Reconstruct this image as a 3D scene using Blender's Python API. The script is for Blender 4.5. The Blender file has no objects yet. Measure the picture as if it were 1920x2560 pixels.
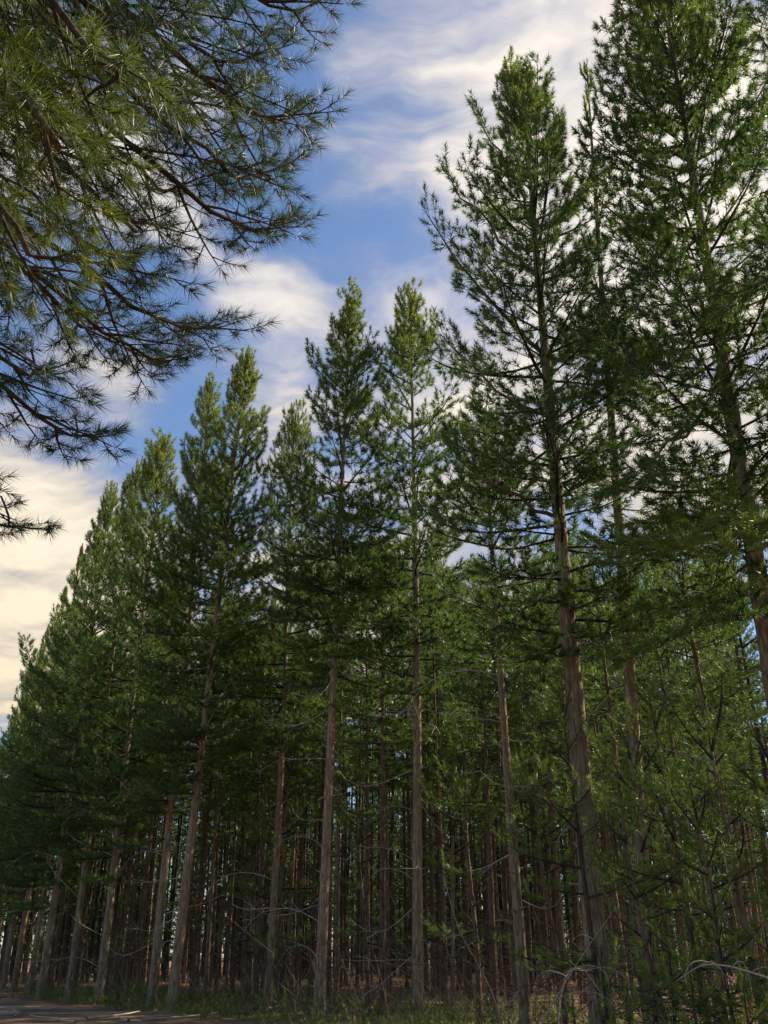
import bpy, math, random
import numpy as np
from mathutils import Vector

# ------------------------------------------------------------------ camera
SC = bpy.context.scene
CAM_H = 1.6
PITCH = math.radians(25.6)
FPX, CXP, CYP = 2000.0, 829.5, 1106.0          # focal length and centre, photo read at 1659 x 2212
cam = bpy.data.cameras.new('camera')
cam.sensor_fit = 'VERTICAL'; cam.sensor_height = 36.0; cam.sensor_width = 27.0
cam.lens = 36.0 * FPX / 2212.0
cam.clip_end = 3000.0
camo = bpy.data.objects.new('camera', cam)
SC.collection.objects.link(camo)
camo.location = (0, 0, CAM_H)
camo.rotation_euler = (math.pi / 2 + PITCH, 0, 0)
SC.camera = camo

# ------------------------------------------------------------------ light
SUN_AZ = math.radians(66.0)      # from +Y (ahead) towards +X (right)
SUN_EL = math.radians(40.0)
SKY_STRENGTH = 0.09
EXPOSURE = 1.0
sdir = Vector((math.cos(SUN_EL) * math.sin(SUN_AZ), math.cos(SUN_EL) * math.cos(SUN_AZ), math.sin(SUN_EL)))
sun = bpy.data.lights.new('sun', 'SUN')
sun.energy = 5.0; sun.angle = math.radians(0.6); sun.color = (1.0, 0.87, 0.66)
suno = bpy.data.objects.new('sun', sun)
SC.collection.objects.link(suno)
suno.location = sdir * 100
suno.rotation_euler = sdir.to_track_quat('Z', 'Y').to_euler()

world = bpy.data.worlds.new('World')
SC.world = world
world.use_nodes = True
WN, WL = world.node_tree.nodes, world.node_tree.links
WN.clear()

def wnode(t, **kw):
    n = WN.new(t)
    for k, v in kw.items():
        setattr(n, k, v)
    return n

def wmath(op, a, b=None, clamp=False):
    n = wnode('ShaderNodeMath', operation=op, use_clamp=clamp)
    for i, v in enumerate((a, b)):
        if v is None:
            continue
        if isinstance(v, (int, float)):
            n.inputs[i].default_value = v
        else:
            WL.new(v, n.inputs[i])
    return n.outputs[0]

def pix_dir(px, py):
    u = (px - CXP) / FPX; v = (CYP - py) / FPX
    c, s = math.cos(PITCH), math.sin(PITCH)
    return Vector((u, c - v * s, s + v * c))

CLOUD_H = 0.25                      # flattening of the cloud sheet near the horizon

def sky_uv(px, py):
    d = pix_dir(px, py).normalized()
    return d.x / (d.z + CLOUD_H), d.y / (d.z + CLOUD_H)

# cloud sheet: soft streaks and banks on a plane overhead, frayed by noise
# (centre px, end px along the streak, half width in plane units, weight)
CLOUDS = [
    ((290, 420), (440, 540), 0.075, 1.1), ((440, 550), (720, 720), 0.075, 1.0), ((650, 760), (600, 1010), 0.10, 0.9),
    ((960, 195), (1220, 110), 0.065, 1.2), ((1260, 20), (1550, 40), 0.12, 1.05), ((1280, 260), (1700, 420), 0.26, 1.25), ((1180, 520), (1650, 700), 0.25, 1.1),
    ((950, 560), (1030, 760), 0.11, 0.60), ((870, 330), (930, 520), 0.09, 0.45), ((1050, 900), (1700, 1000), 0.40, 1.0),
    ((150, 800), (270, 920), 0.11, 0.85), ((-100, 1070), (150, 1190), 0.24, 1.3), ((-200, 1330), (200, 1420), 0.45, 1.35),
    ((0, 330), (200, 420), 0.12, 0.9), ((320, 200), (420, 300), 0.08, 0.6), ((-250, 100), (60, 200), 0.2, 0.8),
    ((700, 1300), (900, 1500), 0.6, 0.9),
]
geo = wnode('ShaderNodeTexCoord')
sep = wnode('ShaderNodeSeparateXYZ'); WL.new(geo.outputs['Generated'], sep.inputs[0])
zc = wmath('ADD', wmath('MAXIMUM', sep.outputs[2], 0.0), CLOUD_H)
comb = wnode('ShaderNodeCombineXYZ')
WL.new(wmath('DIVIDE', sep.outputs[0], zc), comb.inputs[0])
WL.new(wmath('DIVIDE', sep.outputs[1], zc), comb.inputs[1])
def wnoise(vec, scale, detail, rough, dist=0.0, loc=(0, 0, 0), rot=0.0, sc3=(1, 1, 1)):
    m = wnode('ShaderNodeMapping'); WL.new(vec, m.inputs[0])
    m.inputs['Location'].default_value = loc; m.inputs['Rotation'].default_value = (0, 0, rot); m.inputs['Scale'].default_value = sc3
    n = wnode('ShaderNodeTexNoise'); WL.new(m.outputs[0], n.inputs['Vector'])
    n.inputs['Scale'].default_value = scale; n.inputs['Detail'].default_value = detail
    n.inputs['Roughness'].default_value = rough; n.inputs['Distortion'].default_value = dist
    return n
warp = wnoise(comb.outputs[0], 4.5, 4, 0.5, 0.0, (3.1, 1.7, 0))
wsub = wnode('ShaderNodeVectorMath', operation='SUBTRACT'); WL.new(warp.outputs['Color'], wsub.inputs[0]); wsub.inputs[1].default_value = (0.5, 0.5, 0.5)
wscl = wnode('ShaderNodeVectorMath', operation='SCALE'); WL.new(wsub.outputs[0], wscl.inputs[0]); wscl.inputs['Scale'].default_value = 0.20
wadd = wnode('ShaderNodeVectorMath', operation='ADD'); WL.new(comb.outputs[0], wadd.inputs[0]); WL.new(wscl.outputs[0], wadd.inputs[1])
Q = wadd.outputs[0]
cover = None
for (a, b, hw, wt) in CLOUDS:
    ax, ay = sky_uv(*a); bx, by = sky_uv(*b)
    cx, cy = (ax + bx) / 2, (ay + by) / 2
    ln = math.hypot(bx - ax, by - ay) / 2 + hw
    ang = math.atan2(by - ay, bx - ax)
    m1 = wnode('ShaderNodeMapping'); m1.vector_type = 'TEXTURE'; WL.new(Q, m1.inputs[0])
    m1.inputs['Location'].default_value = (cx, cy, 0); m1.inputs['Rotation'].default_value = (0, 0, ang)
    m1.inputs['Scale'].default_value = (ln, hw, 1)
    L = wnode('ShaderNodeVectorMath', operation='LENGTH'); WL.new(m1.outputs[0], L.inputs[0])
    mr = wnode('ShaderNodeMapRange', interpolation_type='SMOOTHSTEP')
    WL.new(L.outputs['Value'], mr.inputs[0])
    mr.inputs[1].default_value = 0.0; mr.inputs[2].default_value = 1.55; mr.inputs[3].default_value = wt; mr.inputs[4].default_value = 0.0
    cover = mr.outputs[0] if cover is None else wmath('MAXIMUM', cover, mr.outputs[0])
fb = wnoise(Q, 3.4, 8, 0.52, 0.15, (0.7, 5.2, 0), math.radians(-38), (1.0, 2.1, 1))
fine = wnoise(Q, 9.0, 6, 0.55, 0.15, (2.7, 0.2, 0), math.radians(-35), (1.0, 1.9, 1))
dens = wmath('ADD', wmath('MULTIPLY', cover, 0.85), wmath('MULTIPLY', wmath('SUBTRACT', fb.outputs[0], 0.5), 1.7))
dens = wmath('ADD', dens, wmath('MULTIPLY', wmath('SUBTRACT', fine.outputs[0], 0.5), 0.55))
dm = wnode('ShaderNodeMapRange', interpolation_type='SMOOTHSTEP'); WL.new(dens, dm.inputs[0])
dm.inputs[1].default_value = 0.06; dm.inputs[2].default_value = 0.86; dm.inputs[3].default_value = 0.0; dm.inputs[4].default_value = 0.97
sky = wnode('ShaderNodeTexSky', sky_type='NISHITA')
sky.sun_disc = False; sky.sun_elevation = SUN_EL; sky.sun_rotation = SUN_AZ
sky.air_density = 1.0; sky.dust_density = 0.3; sky.ozone_density = 3.5; sky.altitude = 300
# cloud brightness: thick cores bright and creamy, thin edges and undersides lavender grey
cb = wnode('ShaderNodeMapRange'); WL.new(wmath('ADD', dens, wmath('MULTIPLY', wmath('SUBTRACT', fine.outputs[0], 0.5), 0.8)), cb.inputs[0])
cb.inputs[1].default_value = 0.25; cb.inputs[2].default_value = 1.15
cmix = wnode('ShaderNodeMix', data_type='RGBA'); WL.new(cb.outputs[0], cmix.inputs[0])
cmix.inputs[6].default_value = (2.35, 2.4, 3.0, 1); cmix.inputs[7].default_value = (6.6, 6.0, 5.2, 1)
# light reaching us through more air low down: clouds there turn dimmer and creamier
low = wnode('ShaderNodeMapRange'); WL.new(sep.outputs[2], low.inputs[0]); low.inputs[1].default_value = 0.62; low.inputs[2].default_value = 0.22
lmix = wnode('ShaderNodeMix', data_type='RGBA', blend_type='MULTIPLY'); WL.new(low.outputs[0], lmix.inputs[0]); WL.new(cmix.outputs[2], lmix.inputs[6]); lmix.inputs[7].default_value = (0.86, 0.80, 0.64, 1)
fmix = wnode('ShaderNodeMix', data_type='RGBA')
WL.new(dm.outputs[0], fmix.inputs[0]); WL.new(sky.outputs[0], fmix.inputs[6]); WL.new(lmix.outputs[2], fmix.inputs[7])
bg = wnode('ShaderNodeBackground'); WL.new(fmix.outputs[2], bg.inputs[0]); bg.inputs[1].default_value = SKY_STRENGTH
wo = wnode('ShaderNodeOutputWorld'); WL.new(bg.outputs[0], wo.inputs[0])
world.cycles.sampling_method = 'MANUAL'; world.cycles.sample_map_resolution = 512

SC.view_settings.view_transform = 'Standard'
SC.view_settings.look = 'None'
SC.view_settings.gamma = 1.0
SC.view_settings.use_curve_mapping = False
SC.view_settings.exposure = EXPOSURE
SC.render.engine = 'CYCLES'
SC.cycles.use_denoising = True
SC.cycles.max_bounces = 5; SC.cycles.diffuse_bounces = 3; SC.cycles.transmission_bounces = 4; SC.cycles.glossy_bounces = 2
SC.cycles.sample_clamp_indirect = 6.0

# ------------------------------------------------------------------ materials
def material(name):
    m = bpy.data.materials.new(name); m.use_nodes = True
    m.node_tree.nodes.clear()
    return m, m.node_tree.nodes, m.node_tree.links

def needle_material(name, dark, mid, light, transl=0.36):
    m, N, L = material(name)
    at = N.new('ShaderNodeAttribute'); at.attribute_name = 'tint'
    oi = N.new('ShaderNodeObjectInfo')
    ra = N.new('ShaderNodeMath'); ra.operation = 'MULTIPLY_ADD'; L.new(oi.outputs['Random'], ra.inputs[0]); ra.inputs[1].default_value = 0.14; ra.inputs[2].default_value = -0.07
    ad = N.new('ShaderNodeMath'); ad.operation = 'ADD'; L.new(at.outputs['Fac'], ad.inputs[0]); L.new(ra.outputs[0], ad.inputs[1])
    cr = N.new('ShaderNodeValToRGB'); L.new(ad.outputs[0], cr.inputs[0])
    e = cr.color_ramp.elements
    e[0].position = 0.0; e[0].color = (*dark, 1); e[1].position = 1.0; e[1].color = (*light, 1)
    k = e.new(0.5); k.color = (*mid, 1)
    pb = N.new('ShaderNodeBsdfPrincipled'); L.new(cr.outputs[0], pb.inputs['Base Color'])
    pb.inputs['Roughness'].default_value = 0.48; pb.inputs['Specular IOR Level'].default_value = 0.35
    hs = N.new('ShaderNodeHueSaturation'); L.new(cr.outputs[0], hs.inputs['Color']); hs.inputs['Value'].default_value = 1.35; hs.inputs['Saturation'].default_value = 1.1
    tr = N.new('ShaderNodeBsdfTranslucent'); L.new(hs.outputs[0], tr.inputs['Color'])
    mx = N.new('ShaderNodeMixShader'); mx.inputs[0].default_value = transl
    L.new(pb.outputs[0], mx.inputs[1]); L.new(tr.outputs[0], mx.inputs[2])
    o = N.new('ShaderNodeOutputMaterial'); L.new(mx.outputs[0], o.inputs[0])
    return m

def wood_material(name, c1, c2, c3, scale=(9, 9, 1.6), bump=0.6, rough=0.9, moss=None, vary=(0.5, 0.95)):
    m, N, L = material(name)
    tc = N.new('ShaderNodeTexCoord'); oi = N.new('ShaderNodeObjectInfo')
    mp = N.new('ShaderNodeMapping'); L.new(tc.outputs['Object'], mp.inputs[0]); mp.inputs['Scale'].default_value = scale
    cx = N.new('ShaderNodeCombineXYZ')
    mm = N.new('ShaderNodeMath'); mm.operation = 'MULTIPLY'; L.new(oi.outputs['Random'], mm.inputs[0]); mm.inputs[1].default_value = 40
    L.new(mm.outputs[0], cx.inputs[2]); L.new(cx.outputs[0], mp.inputs['Location'])
    n1 = N.new('ShaderNodeTexNoise'); L.new(mp.outputs[0], n1.inputs['Vector']); n1.inputs['Scale'].default_value = 1.6; n1.inputs['Detail'].default_value = 7; n1.inputs['Roughness'].default_value = 0.66
    vo = N.new('ShaderNodeTexVoronoi'); vo.feature = 'DISTANCE_TO_EDGE'; L.new(mp.outputs[0], vo.inputs['Vector']); vo.inputs['Scale'].default_value = 1.5
    vr = N.new('ShaderNodeMapRange'); L.new(vo.outputs['Distance'], vr.inputs[0]); vr.inputs[2].default_value = 0.22
    cr = N.new('ShaderNodeValToRGB'); L.new(n1.outputs[0], cr.inputs[0])
    e = cr.color_ramp.elements
    e[0].position = 0.3; e[0].color = (*c1, 1); e[1].position = 0.72; e[1].color = (*c3, 1)
    k = e.new(0.5); k.color = (*c2, 1)
    mu = N.new('ShaderNodeMix'); mu.data_type = 'RGBA'; mu.blend_type = 'MULTIPLY'; mu.inputs[0].default_value = 0.55
    L.new(cr.outputs[0], mu.inputs[6])
    vc = N.new('ShaderNodeValToRGB'); L.new(vr.outputs[0], vc.inputs[0]); vc.color_ramp.elements[0].color = (0.25, 0.2, 0.17, 1)
    L.new(vc.outputs[0], mu.inputs[7])
    col = mu.outputs[2]
    if moss:
        n2 = N.new('ShaderNodeTexNoise'); L.new(tc.outputs['Object'], n2.inputs['Vector']); n2.inputs['Scale'].default_value = 0.9; n2.inputs['Detail'].default_value = 4
        r2 = N.new('ShaderNodeMapRange'); L.new(n2.outputs[0], r2.inputs[0]); r2.inputs[1].default_value = 0.45; r2.inputs[2].default_value = 0.75; r2.inputs[4].default_value = 0.6
        m2 = N.new('ShaderNodeMix'); m2.data_type = 'RGBA'; L.new(r2.outputs[0], m2.inputs[0]); L.new(col, m2.inputs[6]); m2.inputs[7].default_value = (*moss, 1)
        col = m2.outputs[2]
    vr2 = N.new('ShaderNodeMapRange'); L.new(oi.outputs['Random'], vr2.inputs[0]); vr2.inputs[3].default_value = vary[0]; vr2.inputs[4].default_value = vary[1]
    hv = N.new('ShaderNodeHueSaturation'); L.new(vr2.outputs[0], hv.inputs['Value']); L.new(col, hv.inputs['Color'])
    col = hv.outputs[0]
    pb = N.new('ShaderNodeBsdfPrincipled'); L.new(col, pb.inputs['Base Color']); pb.inputs['Roughness'].default_value = rough
    pb.inputs['Specular IOR Level'].default_value = 0.2
    ad = N.new('ShaderNodeMath'); ad.operation = 'MULTIPLY_ADD'; L.new(vr.outputs[0], ad.inputs[0]); ad.inputs[1].default_value = 0.7; L.new(n1.outputs[0], ad.inputs[2])
    bp = N.new('ShaderNodeBump'); L.new(ad.outputs[0], bp.inputs['Height']); bp.inputs['Strength'].default_value = bump; bp.inputs['Distance'].default_value = 0.03
    L.new(bp.outputs[0], pb.inputs['Normal'])
    o = N.new('ShaderNodeOutputMaterial'); L.new(pb.outputs[0], o.inputs[0])
    return m

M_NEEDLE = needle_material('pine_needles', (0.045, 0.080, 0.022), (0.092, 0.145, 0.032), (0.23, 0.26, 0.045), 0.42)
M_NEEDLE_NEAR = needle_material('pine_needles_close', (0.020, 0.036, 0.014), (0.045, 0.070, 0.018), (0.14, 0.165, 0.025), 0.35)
M_SHRUB = needle_material('shrub_needles', (0.055, 0.090, 0.018), (0.110, 0.155, 0.028), (0.20, 0.22, 0.045))
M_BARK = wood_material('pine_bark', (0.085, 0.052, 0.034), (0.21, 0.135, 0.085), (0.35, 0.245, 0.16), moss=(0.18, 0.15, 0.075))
M_BARK_LIT = wood_material('pine_bark_lit', (0.11, 0.072, 0.044), (0.28, 0.198, 0.122), (0.44, 0.335, 0.22), moss=(0.25, 0.215, 0.11), vary=(0.8, 1.1))  # brighter copy of the bark: light on the edge trunks put into its colour
M_TWIG = wood_material('pine_twig', (0.035, 0.029, 0.025), (0.065, 0.053, 0.044), (0.11, 0.09, 0.075), (14, 14, 14), 0.2)
M_DRY = wood_material('dry_stem', (0.07, 0.048, 0.034), (0.13, 0.095, 0.065), (0.24, 0.18, 0.13), (16, 16, 16), 0.2, vary=(0.9, 1.0))
M_DEAD = wood_material('dead_wood', (0.26, 0.22, 0.17), (0.42, 0.37, 0.30), (0.56, 0.50, 0.42), (16, 16, 16), 0.2, moss=(0.30, 0.32, 0.18), vary=(0.7, 1.1))

def ground_material(name, cols, scale, bump):
    m, N, L = material(name)
    tc = N.new('ShaderNodeTexCoord')
    n1 = N.new('ShaderNodeTexNoise'); L.new(tc.outputs['Object'], n1.inputs['Vector']); n1.inputs['Scale'].default_value = scale; n1.inputs['Detail'].default_value = 10; n1.inputs['Roughness'].default_value = 0.7
    n2 = N.new('ShaderNodeTexNoise'); L.new(tc.outputs['Object'], n2.inputs['Vector']); n2.inputs['Scale'].default_value = scale * 0.06; n2.inputs['Detail'].default_value = 4
    a = N.new('ShaderNodeMath'); a.operation = 'MULTIPLY_ADD'; L.new(n2.outputs[0], a.inputs[0]); a.inputs[1].default_value = 0.6; 
    b = N.new('ShaderNodeMath'); b.operation = 'MULTIPLY_ADD'; L.new(n1.outputs[0], b.inputs[0]); b.inputs[1].default_value = 0.8; b.inputs[2].default_value = -0.2
    L.new(b.outputs[0], a.inputs[2])
    cr = N.new('ShaderNodeValToRGB'); L.new(a.outputs[0], cr.inputs[0])
    e = cr.color_ramp.elements
    e[0].position = 0.25; e[0].color = (*cols[0], 1); e[1].position = 0.78; e[1].color = (*cols[2], 1)
    k = e.new(0.5); k.color = (*cols[1], 1)
    pb = N.new('ShaderNodeBsdfPrincipled'); L.new(cr.outputs[0], pb.inputs['Base Color']); pb.inputs['Roughness'].default_value = 0.95
    bp = N.new('ShaderNodeBump'); L.new(n1.outputs[0], bp.inputs['Height']); bp.inputs['Strength'].default_value = bump; bp.inputs['Distance'].default_value = 0.06
    L.new(bp.outputs[0], pb.inputs['Normal'])
    o = N.new('ShaderNodeOutputMaterial'); L.new(pb.outputs[0], o.inputs[0])
    return m
M_LITTER = ground_material('needle_litter', ((0.070, 0.038, 0.017), (0.18, 0.098, 0.040), (0.32, 0.19, 0.085)), 7.0, 0.9)
M_ROAD = ground_material('dirt_road', ((0.34, 0.18, 0.07), (0.50, 0.29, 0.11), (0.60, 0.38, 0.17)), 3.0, 0.4)

# ------------------------------------------------------------------ mesh helpers
RNG = np.random.default_rng(11)
UP = np.array((0., 0., 1.))

def unit(v):
    v = np.asarray(v, float)
    return v / (np.linalg.norm(v) + 1e-12)

class Wood:
    """collects tapered tubes and builds them as one mesh"""
    def __init__(self):
        self.v = []; self.q = []; self.n = 0
    def tube(self, pts, rad, sides=5, cap=False):
        pts = np.asarray(pts, float); rad = np.asarray(rad, float)
        k = len(pts)
        t = np.gradient(pts, axis=0); t /= (np.linalg.norm(t, axis=1, keepdims=True) + 1e-9)
        ref = np.array((0.31, 0.83, 0.46)) if abs(t[0][2]) > 0.8 else UP
        a = np.cross(t, ref); a /= (np.linalg.norm(a, axis=1, keepdims=True) + 1e-9)
        b = np.cross(t, a)
        th = np.arange(sides) * (2 * math.pi / sides)
        ring = pts[:, None, :] + rad[:, None, None] * (np.cos(th)[None, :, None] * a[:, None, :] + np.sin(th)[None, :, None] * b[:, None, :])
        self.v.append(ring.reshape(-1, 3))
        i = np.arange(k - 1)[:, None] * sides; j = np.arange(sides)[None, :]; jn = (j + 1) % sides
        q = np.stack((i + j, i + jn, i + sides + jn, i + sides + j), -1).reshape(-1, 4) + self.n
        self.q.append(q)
        self.n += k * sides

class Shoots:
    """collects needle-bearing shoots; needles come out as thin triangles in one mesh"""
    def __init__(self):
        self.rows = []
    def add(self, p, d, length, needle, count, tint, spread=0.9):
        self.rows.append((p[0], p[1], p[2], d[0], d[1], d[2], length, needle, count, tint, spread))
    def needles(self, width, rng):
        R = np.array(self.rows)
        cnt = R[:, 8].astype(int)
        idx = np.repeat(np.arange(len(R)), cnt)
        R = R[idx]; n = len(R)
        p = R[:, 0:3]; d = R[:, 3:6]
        d = d / (np.linalg.norm(d, axis=1, keepdims=True) + 1e-9)
        ref = np.where(np.abs(d[:, 2:3]) > 0.9, np.array([[1., 0, 0]]), np.array([[0, 0, 1.]]))
        a = np.cross(d, ref); a /= (np.linalg.norm(a, axis=1, keepdims=True) + 1e-9)
        b = np.cross(d, a)
        t = rng.random(n) ** 0.8
        ph = rng.random(n) * 2 * math.pi
        ang = R[:, 10] * (1.15 - 0.75 * t) * (0.65 + 0.6 * rng.random(n))
        nd = np.cos(ang)[:, None] * d + np.sin(ang)[:, None] * (np.cos(ph)[:, None] * a + np.sin(ph)[:, None] * b)
        base = p + d * (t * R[:, 6])[:, None]
        ln = R[:, 7] * (0.75 + 0.45 * rng.random(n))
        side = np.cross(nd, rng.normal(size=(n, 3))); side /= (np.linalg.norm(side, axis=1, keepdims=True) + 1e-9)
        w = (width * (0.7 + 0.6 * rng.random(n)))[:, None] * 0.5
        tip = base + nd * ln[:, None]; tip[:, 2] -= ln * 0.06
        V = np.stack((base - side * w, base + side * w, tip), 1).reshape(-1, 3)
        tint = np.clip(R[:, 9] + rng.normal(size=n) * 0.07, 0, 1)
        return V, np.repeat(tint, 3)

def build_mesh(name, V, tris=None, quads=None, mats=(), tri_mat=0, quad_mat=0, tint=None, smooth_quads=True):
    me = bpy.data.meshes.new(name)
    V = np.ascontiguousarray(V, dtype=np.float32)
    nt = 0 if tris is None else len(tris); nq = 0 if quads is None else len(quads)
    me.vertices.add(len(V)); me.vertices.foreach_set('co', V.ravel())
    loops = []
    if nt: loops.append(np.asarray(tris).ravel())
    if nq: loops.append(np.asarray(quads).ravel())
    loops = np.concatenate(loops).astype(np.int32)
    me.loops.add(len(loops)); me.loops.foreach_set('vertex_index', loops)
    me.polygons.add(nt + nq)
    start = np.concatenate((np.arange(nt) * 3, nt * 3 + np.arange(nq) * 4)).astype(np.int32)
    me.polygons.foreach_set('loop_start', start)
    mi = np.concatenate((np.full(nt, tri_mat), np.full(nq, quad_mat))).astype(np.int32)
    me.polygons.foreach_set('material_index', mi)
    sm = np.concatenate((np.zeros(nt), np.full(nq, 1 if smooth_quads else 0))).astype(bool)
    me.polygons.foreach_set('use_smooth', sm)
    for m in mats: me.materials.append(m)
    if tint is not None:
        at = me.attributes.new('tint', 'FLOAT', 'POINT'); at.data.foreach_set('value', np.asarray(tint, dtype=np.float32))
    me.update(); me.validate()
    return me

def wood_mesh(name, w, mat):
    return build_mesh(name, np.concatenate(w.v), None, np.concatenate(w.q), (mat,))

def crown_mesh(name, sh, wd, width, mat, twig, rng):
    """needles and the twigs that carry them in one mesh"""
    V, tint = sh.needles(width, rng)
    tris = np.arange(len(V)).reshape(-1, 3)
    if wd is not None and wd.v:
        VW = np.concatenate(wd.v); q = np.concatenate(wd.q) + len(V)
        tint = np.concatenate((tint, np.zeros(len(VW))))
        V = np.concatenate((V, VW))
        return build_mesh(name, V, tris, q, (mat, twig), 0, 1, tint)
    return build_mesh(name, V, tris, None, (mat,), 0, 0, tint)

COL = SC.collection
def obj(name, data, parent=None, loc=(0, 0, 0), rz=0.0, label=None, cat=None, group=None, kind=None):
    o = bpy.data.objects.new(name, data); COL.objects.link(o)
    o.location = loc; o.rotation_euler = (0, 0, rz)
    if parent is not None: o.parent = parent
    if label: o['label'] = label
    if cat: o['category'] = cat
    if group: o['group'] = group
    if kind: o['kind'] = kind
    return o

def at_top(px, py, H):
    """point at height H on the ray of a photo pixel"""
    d = pix_dir(px, py); s = (H - CAM_H) / d.z
    return d.x * s, d.y * s

def at_depth(px, py, depth):
    d = pix_dir(px, py)
    return np.array((d.x * depth, d.y * depth, CAM_H + d.z * depth))

def project(x, y, z):
    c, s = math.cos(PITCH), math.sin(PITCH)
    dz = z - CAM_H
    dep = y * c + dz * s
    if dep < 0.1: return None
    return CXP + FPX * x / dep, CYP - FPX * (-y * s + dz * c) / dep, dep

# ------------------------------------------------------------------ growth
def spray(sh, wd, pts, r0, rng, needle, count, tint, start=0.28, step=0.22, side_len=0.45, shoot=0.32, flat=0.75, up=0.35, spread=1.25, wood_sides=3, second=True, gapf=0.85):
    """one live branch along pts: side twigs alternate along it, every twig ends in needle shoots"""
    pts = np.asarray(pts, float)
    seg = np.linalg.norm(np.diff(pts, axis=0), axis=1); cum = np.concatenate(([0], np.cumsum(seg))); L = cum[-1]
    k = len(pts)
    wd.tube(pts, r0 * (1 - 0.85 * np.linspace(0, 1, k)) + 0.003, 4)
    s = start * L; sidx = rng.integers(0, 2)
    while s < L:
        i = min(np.searchsorted(cum, s, side='right') - 1, k - 2)
        f = (s - cum[i]) / (seg[i] + 1e-9)
        p = pts[i] * (1 - f) + pts[i + 1] * f
        d = unit(pts[i + 1] - pts[i])
        h = np.cross(d, UP); h = unit(h) if np.linalg.norm(h) > 0.15 else unit(rng.normal(size=3))
        sg = 1 if (sidx % 2 == 0) else -1
        sidx += 1
        rel = s / L
        tl = (side_len * (1 - 0.75 * rel) * L + 0.10) * (0.65 + 0.6 * rng.random())
        tl = min(tl, 1.4)
        vdir = unit(h * sg * flat + UP * (up * (0.3 + rng.random()) - 0.12) + d * (0.55 + 0.4 * rng.random()))
        e = p + vdir * tl + UP * (0.06 * tl)
        mid = (p + e) / 2 - UP * 0.03 * tl
        wd.tube((p, mid, e), np.array((0.010, 0.007, 0.004)) * (0.6 + 0.5 * tl), wood_sides)
        tt = tint + rng.normal() * 0.09
        td = unit(e - mid)
        # shoots along the twig
        ns = max(1, int(tl / (shoot * gapf)))
        for a in range(ns):
            q = (a + 0.45) / ns
            c = p * (1 - q) + e * q
            if second and a < ns - 1:
                o = unit(np.cross(td, UP)) * (1 if a % 2 else -1)
                dd = unit(td * 0.75 + o * 0.6 + UP * (0.25 * rng.random() + up * 0.2) + rng.normal(size=3) * 0.12)
                sh.add(c, dd, shoot * (0.7 + 0.5 * rng.random()), needle, count, tt, spread)
            else:
                sh.add(c, unit(td + rng.normal(size=3) * 0.15), shoot, needle, count, tt, spread)
        sh.add(e, unit(td + UP * up * 1.5), shoot * (0.7 + 0.6 * rng.random()), needle, count, tt + 0.05, spread * 0.85)
        s += step * (0.7 + 0.6 * rng.random())
    td = unit(pts[-1] - pts[-2])
    sh.add(pts[-1], unit(td + UP * up * 1.5), shoot * 1.3, needle, count + 6, tint + 0.08, spread * 0.75)

def branch_path(p, az, elev, L, rng, k=6, droop=0.0, uptip=0.25):
    """curved branch leaving a trunk at p"""
    d = np.array((math.cos(az), math.sin(az), 0.0))
    out = [np.array(p, float)]
    e = elev; a = az
    for i in range(1, k):
        q = i / (k - 1)
        e = elev - droop * math.sin(q * math.pi) + uptip * q * q
        a += rng.normal() * 0.07
        d = np.array((math.cos(a) * math.cos(e), math.sin(a) * math.cos(e), math.sin(e)))
        out.append(out[-1] + d * (L / (k - 1)))
    return np.array(out)

def axis_fn(H, lean, rng, wob=0.10):
    p1, p2 = rng.random(2) * 6.28; a1, a2 = rng.normal(size=2) * wob
    lx, ly = lean
    def f(z):
        q = z / H
        return np.array((lx * q + a1 * math.sin(q * 5 + p1) * q * (1.15 - q), ly * q + a2 * math.sin(q * 4.2 + p2) * q * (1.15 - q), z))
    return f

def trunk_mesh(name, H, r0, ax, rng, stubs=True, zmax_stub=9.0, z0=-0.25, mat=None):
    w = Wood()
    n = 46
    zs = np.concatenate((np.linspace(z0, 1.2, 7), np.linspace(1.2, H, n)[1:]))
    pts = np.array([ax(z) for z in zs])
    q = np.clip(zs / H, 0, 1)
    r = r0 * (1 - q) ** 0.85 + 0.012
    r *= 1 + 0.55 * np.exp(-np.clip(zs + 0.1, 0, 9) / 0.28)
    r *= 1 + 0.07 * np.sin(zs * 9.5 + rng.random() * 6) ** 8 + rng.normal(size=len(zs)) * 0.018
    w.tube(pts, r, 12)
    if stubs:
        z = 1.0 + rng.random() * 0.5
        while z < zmax_stub:
            a0 = rng.random() * 6.28
            rr = r0 * (1 - z / H) ** 0.85
            for j in range(rng.integers(3, 6)):
                a = a0 + j * 6.28 / 4.5 + rng.normal() * 0.25
                p = ax(z + rng.normal() * 0.05)
                dd = np.array((math.cos(a), math.sin(a), 0.25 + rng.random() * 0.3))
                l = 0.05 + rng.random() * 0.16
                w.tube((p + dd * rr * 0.8, p + dd * (rr + l * 0.5), p + dd * (rr + l)), (0.028, 0.016, 0.008), 5)
            z += 0.55 + rng.random() * 0.5
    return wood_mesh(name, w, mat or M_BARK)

def dead_path(p, az, L, rng, style):
    if style == 0:      # out and then sweeping up
        return branch_path(p, az, -0.25 + rng.normal() * 0.2, L, rng, 8, 0.35, 1.1)
    if style == 1:      # out and hanging down
        return branch_path(p, az, 0.55 + rng.normal() * 0.15, L, rng, 8, 0.1, -1.6)
    return branch_path(p, az, 0.15 + rng.normal() * 0.3, L, rng, 8, 0.2, 0.2)

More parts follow.
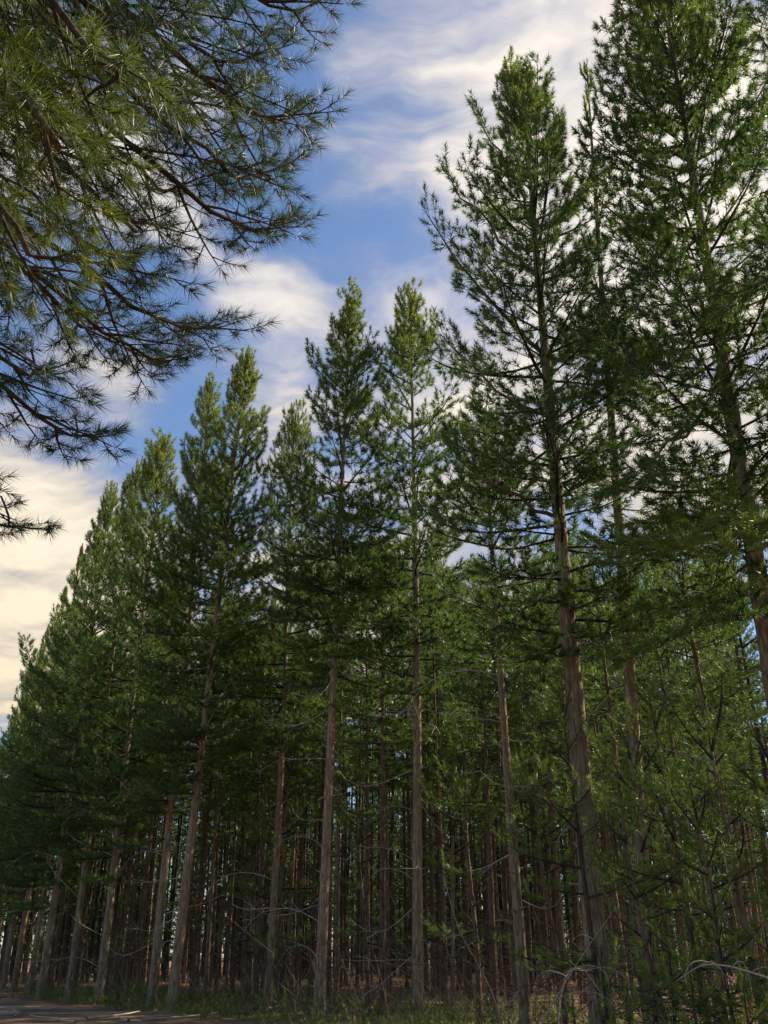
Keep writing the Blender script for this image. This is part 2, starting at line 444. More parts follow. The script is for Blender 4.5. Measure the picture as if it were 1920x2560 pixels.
def dead_branch_wood(w, path, r0, rng, twigs=3):
    k = len(path)
    w.tube(path, r0 * (1 - 0.8 * np.linspace(0, 1, k)), 5)
    for j in range(twigs):
        i = rng.integers(2, k - 1)
        d = unit(path[i] - path[i - 1]); h = unit(np.cross(d, UP) * rng.choice((-1, 1)) + rng.normal(size=3) * 0.4)
        l = (0.25 + rng.random() * 0.5) * np.linalg.norm(path[-1] - path[0]) * 0.5
        e = path[i] + unit(d * 0.8 + h * 0.7) * l
        m = (path[i] + e) / 2 + UP * rng.normal() * 0.06
        w.tube((path[i], m, e), (r0 * 0.5, r0 * 0.35, r0 * 0.15), 4)

def grow_crown(H, ax, cbase, R, rng, density=1.0, needle=0.16, count=30, road_az=None, low_side=None, tint0=0.30, dead=0, power=0.5, top_tint=0.45, gaps=0.12, shoot=0.25, bare=False):
    sh, wd = Shoots(), Wood()
    zlow = cbase if low_side is None else min(cbase, low_side)
    z = H - 0.55
    # leader and its candles
    tip = ax(H); ld = unit(ax(H) - ax(H - 0.8))
    for q in np.linspace(0, 0.9, 5):
        sh.add(ax(H - 0.95 + q * 0.9), unit(ld + rng.normal(size=3) * 0.06), 0.34, needle * 0.62, int(count * 0.9), tint0 + top_tint, 0.55)
    a0 = rng.random() * 6.28
    while z > zlow:
        d = H - z
        t = d / (H - zlow)
        nb = rng.integers(3, 6) if t > 0.06 else 4
        a0 += 1.1 + rng.random()
        nk = needle * (0.72 + 0.28 * min(1, d / 3))
        for j in range(nb):
            az = a0 + j * 6.283 / nb + rng.normal() * 0.28
            facing = 0.5 if road_az is None else 0.5 + 0.5 * math.cos(az - road_az)
            zb = cbase if low_side is None else cbase + (low_side - cbase) * facing
            if z < zb + rng.normal() * 0.6: continue
            if rng.random() < gaps or rng.random() > density: continue
            r = R * min(1.0, (d / (0.62 * (H - zlow))) ** power) * (0.55 + 0.65 * rng.random())
            if z < zb + 2.0: r *= 0.75
            elev = math.radians(62 * (1 - t) ** 1.6 + 8 - 14 * t) + rng.normal() * 0.12
            L = max(0.35, r / max(0.35, math.cos(elev)) * (0.75 if t < 0.25 else 0.95))
            p = ax(z + rng.normal() * 0.12)
            path = branch_path(p, az, elev, L, rng, 6, 0.18 * t, 0.35)
            tn = tint0 + top_tint * max(0, 1 - t * 1.9) ** 1.2 + rng.normal() * 0.05  # tops yellower: young needles, plus sunlight painted into the tint
            if L < 0.75:
                wd.tube(path, np.linspace(0.012, 0.004, 6), 3)
                for i in range(1, 6):
                    sh.add(path[i - 1], unit(path[i] - path[i - 1] + UP * 0.05), max(0.22, L / 4), nk, count, tn, 0.75)
                sh.add(path[-1], unit(path[-1] - path[-2] + UP * 0.3), 0.3, nk, count, tn + 0.08, 0.6)
            else:
                spray(sh, wd, path, 0.012 + 0.011 * L, rng, nk, count, tn, start=0.22 if L > 1.4 else 0.08, step=0.22, side_len=0.46, shoot=shoot, up=0.55 * (1 - t) + 0.15)
        z -= (0.37 + 0.18 * min(1, d / 5)) * (0.75 + 0.5 * rng.random())
    if dead:
        for j in range(dead):
            z = 1.2 + rng.random() * max(0.5, cbase - 1.2)
            dead_branch_wood(wd, dead_path(ax(z), rng.random() * 6.28, 0.8 + rng.random() * 1.5, rng, rng.integers(0, 3)), 0.013, rng, 3)
    return sh, wd

N_IN = np.array((0.811, 0.584))            # from the road into the plantation
D_ROAD = np.array((-0.584, 0.811))         # along the plantation's edge, away from the camera
ROAD_AZ = math.atan2(-N_IN[1], -N_IN[0])

# ------------------------------------------------------------------ ground
def ground_sheet():
    n = 90
    xs = np.concatenate((-np.geomspace(900, 2, 45), np.linspace(-1.5, 1.5, 4), np.geomspace(2, 900, 45)))
    X, Y = np.meshgrid(xs, xs)
    rad = np.hypot(X, Y)
    dist = X * N_IN[0] + Y * N_IN[1] - 12.0
    k = np.clip(dist / 3.0, 0, 1)
    Z = k * (0.06 * np.sin(X * 1.3 + Y * 0.7) + 0.05 * np.sin(Y * 1.9 - X * 0.4)) * np.clip(rad / 10, 0, 1)
    V = np.stack((X, Y, Z), -1).reshape(-1, 3)
    m = len(xs)
    i, j = np.meshgrid(np.arange(m - 1), np.arange(m - 1), indexing='ij')
    a = (i * m + j).ravel()
    q = np.stack((a, a + 1, a + m + 1, a + m), -1)
    return build_mesh('ground', V, None, q, (M_LITTER,))
obj('ground', ground_sheet(), kind='structure')

def road_sheet():
    V = []; q = []
    ss = np.linspace(-120, 320, 120)
    rng = np.random.default_rng(5)
    for k, s in enumerate(ss):
        e1 = 7.4 + 0.35 * math.sin(s * 0.21) + rng.normal() * 0.12
        e0 = 1.6 + 0.3 * math.sin(s * 0.17 + 1)
        for e in (e0, e1):
            p = N_IN * e + D_ROAD * s
            V.append((p[0], p[1], 0.012))
        if k: q.append((2 * k - 2, 2 * k - 1, 2 * k + 1, 2 * k))
    return build_mesh('road', np.array(V), None, np.array(q), (M_ROAD,))
obj('dirt_road', road_sheet(), kind='structure')

# ------------------------------------------------------------------ front row of the plantation
def base_from(px_top, py_top, H, px_base=None):
    tx, ty = at_top(px_top, py_top, H)
    bx = tx if px_base is None else (px_base - CXP) / FPX * (ty * math.cos(PITCH))
    return (bx, ty), (tx - bx, 0.0)

FRONT_DIST = []
NEAR_NAMES = []
def beside(x, y):
    """short name of the edge pine nearest along the plantation's edge"""
    s0 = x * D_ROAD[0] + y * D_ROAD[1]
    return min(NEAR_NAMES, key=lambda n: abs(n[0] - s0))[1]
def front_pine(seed, top, H, r0, R, label, px_base=None, cbase=12.0, low=8.0, density=1.0, dead=8, count=30, tint0=0.30, gaps=0.10, name='pine_tree', power=0.66, needle=0.19, width=0.021, base=None, lean=None, top_tint=0.60, dead_len=(1.0, 3.0)):
    rng = np.random.default_rng(seed)
    if base is None:
        base, lean = base_from(top[0], top[1], H, px_base)
    ax = axis_fn(H, lean, rng)
    root = obj(name, None, None, (base[0], base[1], 0), 0, label, 'pine tree', 'pines along the edge of the plantation')
    root.empty_display_size = 0.3
    obj('trunk', trunk_mesh('trunk', H, r0, ax, rng, True, cbase, mat=M_BARK_LIT), root)
    sh, wd = grow_crown(H, ax, cbase, R * (1.12 if 3 < seed < 12 else 1.0), rng, density, needle, count, ROAD_AZ, low, tint0, 0, power, top_tint, gaps)
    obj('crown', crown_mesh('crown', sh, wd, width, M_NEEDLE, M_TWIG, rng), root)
    for j in range(dead):
        z = 1.0 + (cbase + 0.5 - 1.0) * (j + rng.random()) / dead
        az = ROAD_AZ + rng.normal() * 1.1 if rng.random() < 0.75 else rng.random() * 6.28
        w = Wood()
        L = dead_len[0] + rng.random() * (dead_len[1] - dead_len[0])
        dead_branch_wood(w, dead_path(ax(z), az, L, rng, rng.integers(0, 3)), 0.015 + 0.008 * rng.random(), rng, rng.integers(2, 5))
        obj('dead_branch', wood_mesh('dead_branch', w, M_DEAD), root)
    FRONT_DIST.append(base)
    return root, ax, rng

def add_limb(root, ax, rng, z, tip_world, needle=0.18, count=44, tint=0.33, r0=0.045, sag=0.12, start=0.3, side=0.42, step=0.22, width=0.017, up=0.3, mat=None):
    """a limb that shows singly: wood with its foliage as a sub-part"""
    bx, by = root.location.x, root.location.y
    p0 = ax(z); p1 = np.array(tip_world) - np.array((bx, by, 0))
    L = np.linalg.norm(p1 - p0)
    ts = np.linspace(0, 1, 9)
    pts = np.array([p0 * (1 - t) + p1 * t - UP * sag * L * math.sin(t * math.pi) * (1 - 0.4 * t) for t in ts]) + rng.normal(size=(9, 3)) * 0.02 * L * np.sin(ts * math.pi)[:, None]
    sh, wt = Shoots(), Wood()
    spray(sh, wt, pts, 0.004, rng, needle, count, tint, start=start, step=step, side_len=side, up=up)
    wl = Wood(); wl.tube(pts, r0 * (1 - 0.85 * ts) + 0.004, 7)
    lo = obj('limb', wood_mesh('limb', wl, M_BARK if r0 > 0.04 else M_TWIG), root)
    obj('foliage', crown_mesh('foliage', sh, wt, width, mat or M_NEEDLE, M_TWIG, rng), lo)

P = {}
P['tall'] = front_pine(1, (1425, -55), 26.5, 0.235, 3.4, 'tallest thick-trunked pine at the edge, its crown very broad and dense', 1765, 9.5, 6.5, 1.0, 9, 44, 0.26, 0.02, needle=0.18, width=0.021, power=0.42)
P['fork'] = front_pine(2, (1128, 178), 24.5, 0.215, 2.9, 'big pine with thick brown trunk and long limbs reaching over the track', 1288, 9.5, 7.0, 1.0, 10, 46, 0.28, 0.06, needle=0.18, width=0.018, power=0.5)
P['bare'] = front_pine(3, (1268, 140), 25.5, 0.14, 1.25, 'thin sparse pine with a bare wiry top between the two biggest pines', 1392, 10.0, 9.0, 0.42, 6, 34, 0.22, 0.2, width=0.018)
P['pair_r'] = front_pine(4, (890, 632), 25.0, 0.155, 2.35, 'slender pine with straight clean trunk and bright yellow-green pointed top', 902, 10.5, 9.0, 1.0, 15, 46, 0.34, 0.08, top_tint=0.68)
P['pair_l'] = front_pine(5, (757, 648), 25.0, 0.150, 2.25, 'slender pine with long bare trunk and narrow spire-like top', 692, 10.5, 9.0, 1.0, 14, 46, 0.30, 0.08)
P['short'] = front_pine(6, (640, 893), 22.0, 0.12, 2.1, 'shorter pine tucked behind the narrow spire-topped pine', None, 9.0, 7.5, 1.0, 4, 34, 0.30)
P['lean'] = front_pine(7, (534, 766), 25.0, 0.165, 2.3, 'pine with leaning pale trunk and a tall loose pointed top', 380, 8.5, 6.0, 1.0, 10, 44, 0.32, 0.10)
P['twin'] = front_pine(8, (456, 832), 24.5, 0.145, 2.3, 'dense pine pressed close against the leaning pale-trunked pine', None, 6.8, 4.8, 1.0, 5, 36, 0.32)
P['a'] = front_pine(9, (356, 946), 24.0, 0.15, 2.4, 'pine with a two-pronged yellowish top along the plantation edge', None, 6.0, 3.8, 1.0, 5, 36, 0.36)
P['b'] = front_pine(10, (298, 1003), 23.5, 0.13, 2.0, 'slim pine touching the two-pronged yellowish pine', None, 8.0, 5.5, 1.0, 3, 34, 0.30)
P['c'] = front_pine(11, (242, 1062), 23.5, 0.15, 2.6, 'bushy pine with low branches hanging over the track edge', None, 5.5, 3.2, 1.0, 4, 34, 0.30)
FAR_LABEL = 'small distant pine at the receding end of the plantation edge'
for sd, tp, H, R in ((12, (212, 1138), 23.5, 2.2), (13, (177, 1180), 24, 2.2), (14, (142, 1275), 22.5, 2.5), (15, (103, 1360), 22.5, 2.6),
                     (16, (68, 1442), 22.5, 2.6), (17, (36, 1532), 21.5, 2.6), (18, (8, 1590), 21.5, 2.8)):
    front_pine(sd, tp, H, 0.14, R, FAR_LABEL, None, 5.5, 3.0, 1.0, 0, 22, 0.32, width=0.030, needle=0.20, power=0.85, gaps=0.2)
far_root, far_ax, far_rg = front_pine(31, (88, 1405), 22.5, 0.14, 2.4, 'small distant edge pine with one limb jutting out against the sky', None, 6.0, 3.5, 1.0, 0, 22, 0.30, width=0.028, power=0.8)
add_limb(far_root, far_ax, far_rg, 20.3, at_depth(54, 1385, 68.0), r0=0.05, sag=0.03, side=0.25, start=0.08, width=0.034, needle=0.26, step=0.16)
bx = (1128 - CXP) / FPX * (21.5 * math.cos(PITCH))
P['under'] = front_pine(19, None, 15.0, 0.12, 2.1, 'half-height pine with a lit slim trunk beside the thick brown trunk', None, 8.0, 7.2, 1.0, 7, 40, 0.34, base=(bx, 21.5), lean=(-0.2, 0.2), top_tint=0.15)
P['edge'] = front_pine(20, None, 26.0, 0.21, 3.0, 'broad dense pine standing next along the row from the tallest pine', None, 9.0, 6.0, 1.0, 6, 40, 0.30, base=(9.9, 13.2), lean=(0.1, 0.0), width=0.016)

for key, nm in (('tall', 'the tallest pine'), ('fork', 'the thick brown-trunked pine'), ('pair_r', 'the yellow-topped slender pine'), ('pair_l', 'the spire-topped pine'),
                ('lean', 'the leaning pale-trunked pine'), ('a', 'the two-pronged pine'), ('c', 'the bushy low-branched pine')):
    l = P[key][0].location
    NEAR_NAMES.append((l.x * D_ROAD[0] + l.y * D_ROAD[1], nm))
NEAR_NAMES.append((max(n[0] for n in NEAR_NAMES) + 14.0, 'the small distant edge pines'))

# limbs that can be told apart
r, ax, rg = P['fork']
add_limb(r, ax, rg, 15.0, at_depth(922, 462, 24.5), r0=0.06, sag=0.10, start=0.45, side=0.26)
add_limb(r, ax, rg, 13.2, at_depth(950, 720, 23.0), r0=0.05, sag=0.14, start=0.3, side=0.34)
add_limb(r, ax, rg, 17.5, at_depth(955, 360, 26.0), r0=0.05, sag=0.08, start=0.35, side=0.28)
add_limb(r, ax, rg, 19.0, at_depth(1030, 240, 27.0), r0=0.045, sag=0.05, start=0.35, side=0.30)
add_limb(r, ax, rg, 10.5, at_depth(985, 985, 20.5), r0=0.05, sag=0.06, start=0.35, side=0.34)
add_limb(r, ax, rg, 8.5, at_depth(1080, 1330, 18.0), r0=0.04, sag=-0.05, start=0.3, side=0.42, tint=0.42)
add_limb(r, ax, rg, 8.0, at_depth(1330, 1420, 17.5), r0=0.04, sag=-0.05, start=0.3, side=0.42, tint=0.36)
r, ax, rg = P['tall']
add_limb(r, ax, rg, 17.0, at_depth(1290, 640, 20.0), r0=0.05, sag=0.10)
add_limb(r, ax, rg, 13.0, at_depth(1370, 1060, 16.5), r0=0.05, sag=0.02)
add_limb(r, ax, rg, 9.6, at_depth(1450, 1190, 14.5), r0=0.045, sag=-0.08, start=0.25, side=0.5, tint=0.64, step=0.18)  # yellower tint on this limb and the next paints in lit foliage
add_limb(r, ax, rg, 9.0, at_depth(1590, 1200, 14.0), r0=0.045, sag=-0.08, start=0.25, side=0.5, tint=0.64, step=0.18)
add_limb(r, ax, rg, 8.0, at_depth(1420, 1400, 14.5), r0=0.04, sag=-0.04, start=0.25, side=0.5, tint=0.36)
add_limb(r, ax, rg, 20.0, at_depth(1330, 330, 23.0), r0=0.05, sag=0.06, side=0.4)
add_limb(r, ax, rg, 18.5, at_depth(1420, 470, 20.0), r0=0.05, sag=0.06, side=0.45)
add_limb(r, ax, rg, 15.0, at_depth(1420, 800, 18.0), r0=0.05, sag=0.06, side=0.45)
r, ax, rg = P['edge']
add_limb(r, ax, rg, 24.0, at_depth(1640, 70, 21.5), r0=0.04, sag=0.05, start=0.3, side=0.3)
add_limb(r, ax, rg, 22.0, at_depth(1600, 260, 20.5), r0=0.04, sag=0.08, start=0.3, side=0.3)
add_limb(r, ax, rg, 14.0, at_depth(1540, 640, 16.5), r0=0.05, sag=0.08)
r, ax, rg = P['c']
add_limb(r, ax, rg, 7.0, at_depth(55, 1800, 36.0), r0=0.05, sag=-0.03, side=0.5, width=0.024)
r, ax, rg = P['a']
add_limb(r, ax, rg, 20.6, at_depth(327, 968, 45.5), r0=0.05, sag=0.06, side=0.22, start=0.1, step=0.14, width=0.022, tint=0.7, up=0.8)
add_limb(r, ax, rg, 6.5, at_depth(215, 1690, 33.5), r0=0.05, sag=-0.03, side=0.5, width=0.024)

# ------------------------------------------------------------------ rows behind: copies of a few grown pines
def make_variant(seed, H, r0, R, cbase, low):
    rng = np.random.default_rng(seed)
    ax = axis_fn(H, rng.normal(size=2) * 0.25, rng)
    tm = trunk_mesh('trunk', H, r0, ax, rng, True, cbase)
    sh, wd = grow_crown(H, ax, cbase, R, rng, 0.72, 0.20, 20, None, None, 0.32, 44, 0.6, 0.3, 0.38, shoot=0.28)
    return H, tm, crown_mesh('crown', sh, wd, 0.030, M_NEEDLE, M_TWIG, rng)
VARS = [make_variant(100 + i, 22.0, 0.095 + 0.015 * (i % 3), 2.0 + 0.15 * (i % 3), 8.5 + 0.9 * (i % 3), None) for i in range(5)]
BG_SKY = [(-400, 1650), (0, 1610), (150, 1360), (300, 1180), (450, 1080), (560, 1270), (640, 1120), (760, 1060), (900, 1060), (1000, 1120), (1300, 1080), (1659, 1050), (2600, 900)]
bxs, bys = zip(*BG_SKY)
rng = np.random.default_rng(77)
NBG = 0
for row in range(1, 22):
    off = 14.6 + 2.7 * row
    for s in np.arange(-26, 100, 2.6):
        jit = rng.normal(size=2) * 0.32
        pos = N_IN * (off + jit[0]) + D_ROAD * (s + 1.3 * (row % 2) + jit[1])
        x, y = pos
        if y < 6: continue
        rr = rng.random(3)
        pr = project(x, y, 1.6)
        if pr is None: continue
        if pr[0] < -60: continue
        if pr[0] > 1720 and (row > 4 or s < -24): continue
        if y > 75 or (row > 4 and y > 66): continue
        if rr[0] < (0.34 if 1 < row < 7 else 0.2): continue
        if min((x - b[0]) ** 2 + (y - b[1]) ** 2 for b in FRONT_DIST) < 1.3 ** 2: continue
        H0, tm, cm = VARS[int(rr[1] * 5) % 5]
        # a tree in the rows behind stays lower than the gaps of sky the front row leaves
        H = 22.5 + rng.normal() * 1.2
        for _ in range(40):
            t = project(x, y, H)
            if t[1] >= np.interp(t[0], bxs, bys) + (120 if row < 6 else 170) or H < 11: break
            H -= 0.4
        deep = row > 4
        root = obj('pine_tree', None, None, (x, y, 0), rr[2] * 6.28,
                   ('slim shaded pine deep inside the plantation, in line with ' if deep else 'slim dark-trunked pine in the ' + ('', 'second', 'third', 'fourth', 'fifth')[row] + ' row behind ') + beside(x, y),
                   'pine tree', 'pines deep inside the plantation' if deep else 'pines in the rows behind the edge')
        sc = H / H0
        root.scale = (0.5 + 0.5 * sc, 0.5 + 0.5 * sc, sc)
        obj('trunk', tm, root); obj('crown', cm, root)
        NBG += 1
def far_wood():
    g = np.random.default_rng(88)
    sh, wd = Shoots(), Wood()
    for i in range(5200):
        off = 19 + 110 * g.random(); sp = -60 + 200 * g.random()
        pos = N_IN * off + D_ROAD * sp
        if not (pos[1] > 67 and pos[1] < 120 or (off > 14.6 + 2.7 * 22 and off < 110 and pos[1] > 20)): continue
        if g.random() < 0.35: continue
        pr = project(pos[0], pos[1], 1.6)
        if pr is None or pr[0] < -60 or pr[0] > 1720: continue
        H = 19 + 3 * g.random()
        while H > 8:
            t = project(pos[0], pos[1], H)
            if t[1] >= np.interp(t[0], bxs, bys) + 130: break
            H -= 0.5
        p = np.array((pos[0], pos[1], 0.0)); l = g.normal(size=3) * 0.4; l[2] = H
        wd.tube((p, p + l * 0.5, p + l), (0.13, 0.09, 0.02), 5)
        for q in range(44):
            z = 1.0 + (H - 1.0) * g.random() ** 0.8; a = g.random() * 6.28; r = 1.9 * math.sqrt(max(0.05, (H - z) / H)) * g.random() ** 0.5
            c = p + l * (z / H); c[0] += r * math.cos(a); c[1] += r * math.sin(a)
            sh.add(c, unit((math.cos(a), math.sin(a), 0.5)), 0.6, 0.5, 12, 0.28 + g.normal() * 0.1, 1.2)
    return crown_mesh('far_wood', sh, wd, 0.11, M_NEEDLE, M_TWIG, g)
obj('far_wood', far_wood(), label='far rows of pines closing off the plantation behind', cat='wood', kind='stuff')
print('background pines', NBG)

# ------------------------------------------------------------------ overhanging pine on the near side of the track
rng = np.random.default_rng(501)
OV = (-5.6, 3.2)
ax_ov = axis_fn(19.0, (0.3, 0.2), rng, 0.05)
ov = obj('pine_tree', None, None, (OV[0], OV[1], 0), 0, 'near pine leaning its drooping long-needled boughs out over the track', 'pine tree')
obj('trunk', trunk_mesh('trunk', 19.0, 0.24, ax_ov, rng, True, 5.0), ov)

def near_bough(z, ctrl, tip, r0=0.028, seed=0, count=38, needle=0.13, tint=0.25, side=0.42, step=0.33, droop=0.0, fill=True):
    """bough from the trunk at height z through ctrl to tip (both photo pixel + depth)"""
    g = np.random.default_rng(seed)
    base = np.array((OV[0], OV[1], 0))
    p0 = ax_ov(z); c = at_depth(*ctrl) - base; p1 = at_depth(*tip) - base
    p1 = p1 + (c - p1) * (0.30 / np.linalg.norm(c - p1))
    ts = np.linspace(0, 1, 13)
    # quadratic curve that passes through ctrl half way
    b = 2 * c - 0.5 * (p0 + p1)
    pts = np.array([(1 - t) ** 2 * p0 + 2 * t * (1 - t) * b + t * t * p1 for t in ts]) + g.normal(size=(13, 3)) * 0.025 * np.sin(ts * math.pi)[:, None]
    wl = Wood(); wl.tube(pts, r0 * (1 - 0.85 * ts) + 0.004, 7)
    bo = obj('bough', wood_mesh('bough', wl, M_TWIG), ov)
    sh, wt = Shoots(), Wood()
    L = np.sum(np.linalg.norm(np.diff(pts, axis=0), axis=1))
    seg = np.linalg.norm(np.diff(pts, axis=0), axis=1); cum = np.concatenate(([0], np.cumsum(seg)))
    s = 0.28 * L; k = 0
    while s < L * 0.97:
        i = min(np.searchsorted(cum, s, side='right') - 1, 11); f = (s - cum[i]) / seg[i]
        p = pts[i] * (1 - f) + pts[i + 1] * f; d = unit(pts[i + 1] - pts[i])
        h = unit(np.cross(d, UP)) * (1 if k % 2 else -1); k += 1
        l = min(2.1, side * (L - s) * (0.7 + 0.5 * g.random()) + 0.25)
        e1 = unit(d * 0.85 + h * (0.55 + 0.25 * g.random()) + UP * g.normal() * 0.12)
        n = 6
        path = [p]
        for q in range(1, n):
            dd = unit(e1 + d * 0.12 * q + UP * (0.03 * q - droop) + g.normal(size=3) * 0.05)
            path.append(path[-1] + dd * l / (n - 1))
        spray(sh, wt, path, 0.010 + 0.003 * l, g, needle, count, tint + g.normal() * 0.05, start=0.22, step=0.145, side_len=0.22, shoot=0.10, flat=0.7, up=0.12, spread=1.35, gapf=1.7)
        s += step * (0.75 + 0.5 * g.random())
    spray(sh, wt, pts[8:], 0.006, g, needle, count, tint, start=0.2, step=0.2, side_len=0.25, shoot=0.10, flat=0.7, up=0.12, spread=1.35, gapf=1.7)
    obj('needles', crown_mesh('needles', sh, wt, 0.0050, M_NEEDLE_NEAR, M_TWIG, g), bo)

near_bough(13.5, (330, -190, 7.4), (738, 12, 8.6), seed=1)
near_bough(12.2, (250, -40, 7.0), (600, 90, 8.4), seed=2)
near_bough(11.4, (320, 70, 7.0), (665, 245, 8.6), seed=3, r0=0.036, side=0.45)
near_bough(10.8, (250, 170, 6.8), (612, 372, 8.6), seed=4)
near_bough(10.2, (260, 290, 6.9), (628, 492, 8.8), seed=5, r0=0.034)
near_bough(9.6, (120, 330, 6.4), (300, 470, 7.6), seed=6, side=0.36)
near_bough(9.0, (90, 500, 6.8), (512, 705, 8.8), seed=7, r0=0.034)
near_bough(8.8, (40, 560, 6.9), (425, 795, 8.8), seed=8, side=0.34)
near_bough(8.4, (-20, 540, 6.6), (250, 690, 8.2), seed=9, side=0.36)
near_bough(7.8, (-60, 770, 6.8), (203, 932, 8.4), seed=10, side=0.38)
near_bough(7.2, (-160, 990, 6.8), (38, 1090, 8.2), seed=11, side=0.25)
near_bough(10.6, (-60, 60, 4.6), (170, 330, 5.2), seed=12, side=0.4, tint=0.72, count=54)  # yellow tint of these three closest boughs stands in for sunlight on them
near_bough(10.8, (40, -60, 4.7), (250, 190, 5.4), seed=13, side=0.4, tint=0.62, count=54)
near_bough(9.6, (-120, 300, 4.9), (110, 560, 5.8), seed=14, side=0.4, tint=0.50, count=60)
near_bough(11.6, (60, -120, 5.6), (330, 60, 6.4), seed=15, side=0.4, tint=0.30)
near_bough(10.4, (150, 230, 7.2), (440, 400, 8.6), seed=16)
near_bough(11.9, (200, 20, 7.4), (520, 190, 8.8), seed=17)
near_bough(8.6, (-140, 620, 6.2), (120, 790, 7.4), seed=18, side=0.36)

# ------------------------------------------------------------------ young pines and dead boughs in the undergrowth
def young_pine(H, R, seed):
    g = np.random.default_rng(seed)
    ax = axis_fn(H, g.normal(size=2) * 0.12, g, 0.04)
    w = Wood(); zs = np.linspace(-0.1, H, 10)
    w.tube([ax(z) for z in zs], 0.035 * (1 - zs / H * 0.9) + 0.004, 6)
    sh, wd = grow_crown(H, ax, 0.15, R, g, 1.0, 0.13, 26, None, None, 0.58, 0, 0.6, 0.25, 0.05, shoot=0.22)
    return wood_mesh('stem', w, M_TWIG), crown_mesh('crown', sh, wd, 0.009, M_SHRUB, M_TWIG, g)
YOUNG = [young_pine(2.4, 0.95, 301), young_pine(1.9, 0.85, 302), young_pine(3.0, 1.1, 303)]
YP = [(1290, 2040, 12.0, 1), (1420, 1960, 12.6, 0), (1545, 1900, 12.0, 2), (1640, 1960, 11.0, 0), (1360, 2130, 11.0, 1), (1480, 2080, 10.6, 1), (1600, 2120, 10.0, 1), (1240, 2150, 12.4, 1),
      (1700, 1850, 11.8, 2), (1480, 1830, 14.6, 2), (1380, 1880, 15.6, 2)]
for px, py, dep, v in YP:
    t = at_depth(px, py, dep)
    H0 = (2.4, 1.9, 3.0)[v]
    st, cr = YOUNG[v]
    o = obj('young_pine', None, None, (t[0], t[1], 0), rng.random() * 6.28, ('knee-high tufted', 'low bushy', 'taller leafy')[0 if t[2] < 1.3 else (1 if t[2] < 2.2 else 2)] + ' young pine in the undergrowth beside ' + beside(t[0], t[1]), 'young pine', 'young pines in the undergrowth')
    k = max(0.5, t[2] / H0); o.scale = (0.6 + 0.4 * k, 0.6 + 0.4 * k, k)
    obj('stem', st, o); obj('crown', cr, o)

def understory_pine(H, R, seed):
    g = np.random.default_rng(seed)
    ax = axis_fn(H, g.normal(size=2) * 0.35, g, 0.12)
    sh, wd = grow_crown(H, ax, 1.2, R, g, 0.6, 0.16, 24, None, None, 0.36, 12, 0.6, 0.12, 0.2, shoot=0.28)
    return H, trunk_mesh('trunk', H, 0.055, ax, g, True, 2.0), crown_mesh('crown', sh, wd, 0.015, M_SHRUB, M_TWIG, g)
UNDER = [understory_pine(7.0, 1.4, 401), understory_pine(5.5, 1.3, 402), understory_pine(8.5, 1.6, 403)]
for px, py, dep, v in ((1240, 1480, 19.0, 2), (1340, 1560, 17.5, 0), (1440, 1500, 15.5, 2), (1545, 1480, 14.5, 0), (1635, 1560, 13.0, 0), (1500, 1700, 13.0, 1), (1390, 1740, 14.0, 1),
                       (1010, 1560, 26.0, 1), (960, 1620, 29.0, 0), (800, 1640, 31.0, 1), (620, 1610, 33.0, 2), (560, 1700, 35.0, 1), (300, 1740, 38.0, 1), (140, 1860, 44.0, 1), (1180, 1640, 21.0, 1)):
    t = at_depth(px, py, dep)
    H0, tm, cm = UNDER[v]
    o = obj('pine_tree', None, None, (t[0], t[1], 0), rng.random() * 6.28, 'thin suppressed pine with wispy low foliage beside ' + beside(t[0], t[1]), 'pine tree', 'suppressed pines under the canopy')
    k = t[2] / H0; o.scale = (0.5 + 0.5 * k, 0.5 + 0.5 * k, k)
    obj('trunk', tm, o); obj('crown', cm, o)

# tangle of dry stems under the trees
def undergrowth():
    g = np.random.default_rng(900)
    w = Wood()
    for i in range(7000):
        off = (14.2 + 32.0 * g.random() ** 1.3) if i % 4 else 12.8 + 5.0 * g.random(); s = -20 + 74 * g.random() ** 1.15
        p = np.append(N_IN * off + D_ROAD * s, -0.05)
        h = 0.5 + 3.6 * g.random() ** 1.7
        lean = g.normal(size=2) * 0.35
        pts = [p]
        d = np.array((lean[0], lean[1], 1.0))
        for q in range(4):
            d = unit(d + np.array((lean[0], lean[1], -0.10)) * 0.55 + g.normal(size=3) * 0.10)
            pts.append(pts[-1] + d * h / 4)
        w.tube(pts, np.linspace(0.007, 0.002, 5) * (0.8 + 0.6 * g.random()), 3)
    return wood_mesh('undergrowth', w, M_DRY)
obj('undergrowth', undergrowth(), label='tangle of thin dry stems between the trunks', cat='undergrowth', kind='stuff')

def scrub():
    g = np.random.default_rng(901)
    sh = Shoots()
    for i in range(1000):
        off = 12.9 + 8.0 * g.random() ** 1.3; s = -14 + 60 * g.random()
        p = np.append(N_IN * off + D_ROAD * s, 0.0)
        hh = 0.25 + 0.7 * g.random() ** 2
        for q in range(7):
            d = unit(np.array((g.normal() * 0.6, g.normal() * 0.6, 1.0)))
            sh.add(p + g.normal(size=3) * (0.12, 0.12, 0.0), d, hh, 0.10, 14, 0.35 + g.normal() * 0.15, 1.1)
    return crown_mesh('scrub', sh, None, 0.016, M_SHRUB, M_TWIG, g)
obj('scrub', scrub(), label='low green scrub growing on the plantation floor', cat='scrub', kind='stuff')

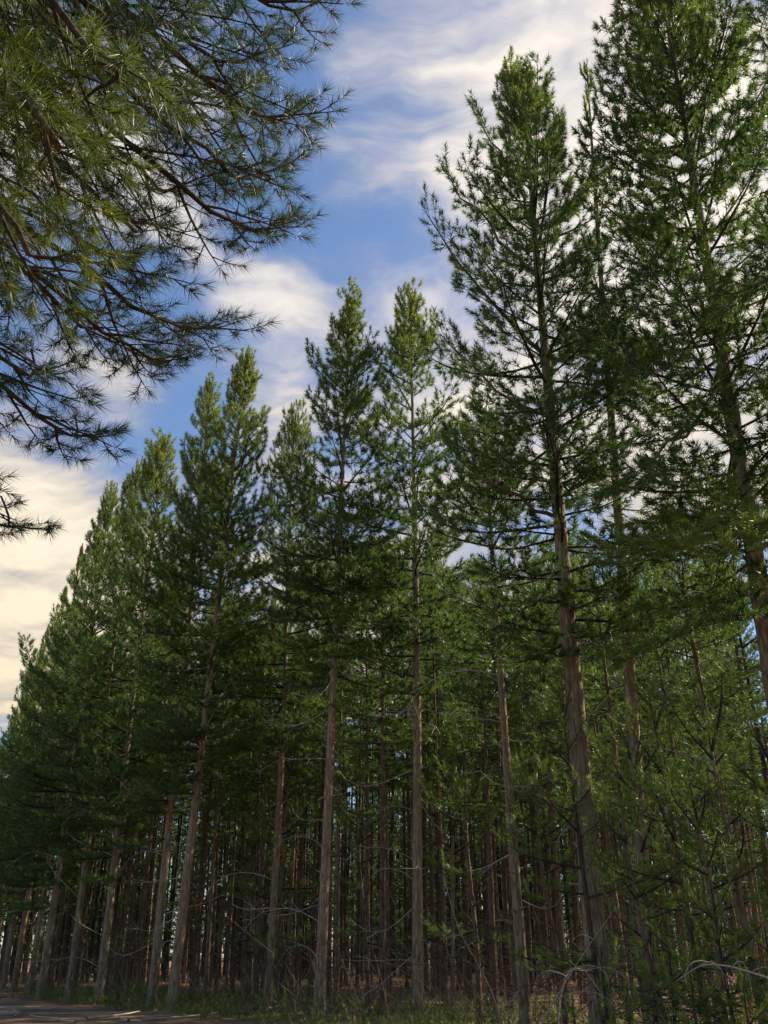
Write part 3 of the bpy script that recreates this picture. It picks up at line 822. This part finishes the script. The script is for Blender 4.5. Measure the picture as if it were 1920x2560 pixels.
# arching dead boughs seen against the undergrowth
def dead_bough(name, label, pts_pix, r0, seed, drops):
    g = np.random.default_rng(seed)
    pts = np.array([at_depth(*p) for p in pts_pix])
    base = pts[0].copy()
    root = obj(name, None, None, tuple(base), 0, label, 'dead branch')
    t = np.linspace(0, len(pts) - 1, 14)
    sm = np.array([[np.interp(a, np.arange(len(pts)), pts[:, c]) for c in range(3)] for a in t]) - base
    sm[1:-1] = (sm[:-2] + 2 * sm[1:-1] + sm[2:]) / 4
    w = Wood(); w.tube(sm, r0 * (1 - 0.75 * np.linspace(0, 1, 14)), 6)
    obj('stem', wood_mesh('stem', w, M_DEAD), root)
    for j in range(drops):
        i = int(4 + j * 9 / max(1, drops)); p = sm[i]
        a = g.random() * 6.28
        pth = branch_path(p, a, 0.35, 0.5 + 0.5 * g.random(), g, 7, 0.0, -1.9)
        w = Wood(); w.tube(pth, r0 * np.linspace(0.5, 0.15, 7), 5)
        obj('twig', wood_mesh('twig', w, M_DEAD), root)
dead_bough('dead_branch', 'pale arched dead branch with hanging twigs above the young pines', [(1205, 2290, 11.0), (1207, 2170, 11.0), (1225, 2095, 11.0), (1262, 2090, 11.1), (1300, 2150, 11.2)], 0.010, 41, 4)
dead_bough('dead_branch', 'grey dead branch sticking out sideways with a forked drooping end', [(1720, 2135, 9.0), (1640, 2105, 9.2), (1570, 2085, 9.4), (1515, 2082, 9.6), (1460, 2120, 9.8)], 0.012, 42, 4)
dead_bough('dead_branch', 'long straight dead branch leaning across the thick brown trunk', [(1130, 2300, 14.0), (1180, 2190, 14.0), (1260, 2060, 14.2), (1330, 1960, 14.4)], 0.014, 43, 3)
dead_bough('dead_branch', 'slender dead branch bowed between the slim pines', [(1100, 2260, 16.0), (1060, 2130, 16.0), (990, 2010, 16.3), (960, 1900, 16.6)], 0.013, 44, 2)

# fallen sticks on the verge
for i in range(16):
    g = np.random.default_rng(700 + i)
    off = 8.2 + 5.6 * g.random(); s = 24 + 32 * g.random()
    p = N_IN * off + D_ROAD * s
    a = g.random() * 3.14; L = 0.8 + 1.8 * g.random()
    w = Wood(); w.tube(branch_path((0, 0, 0.03), a, 0.03, L, g, 6, 0.02, 0.06), np.linspace(0.035, 0.015, 6) * (0.6 + 0.7 * g.random()), 6)
    obj('fallen_stick', wood_mesh('fallen_stick', w, M_DEAD), None, (p[0], p[1], 0.02), 0, ('short ' if L < 1.4 else 'long ') + 'pale fallen stick on the needle litter beside ' + beside(p[0], p[1]), 'stick', 'fallen sticks on the verge')
tot = sum(len(m.loops) - 2 * len(m.polygons) for m in bpy.data.meshes)
print('faces', tot, 'objects', len(bpy.data.objects))
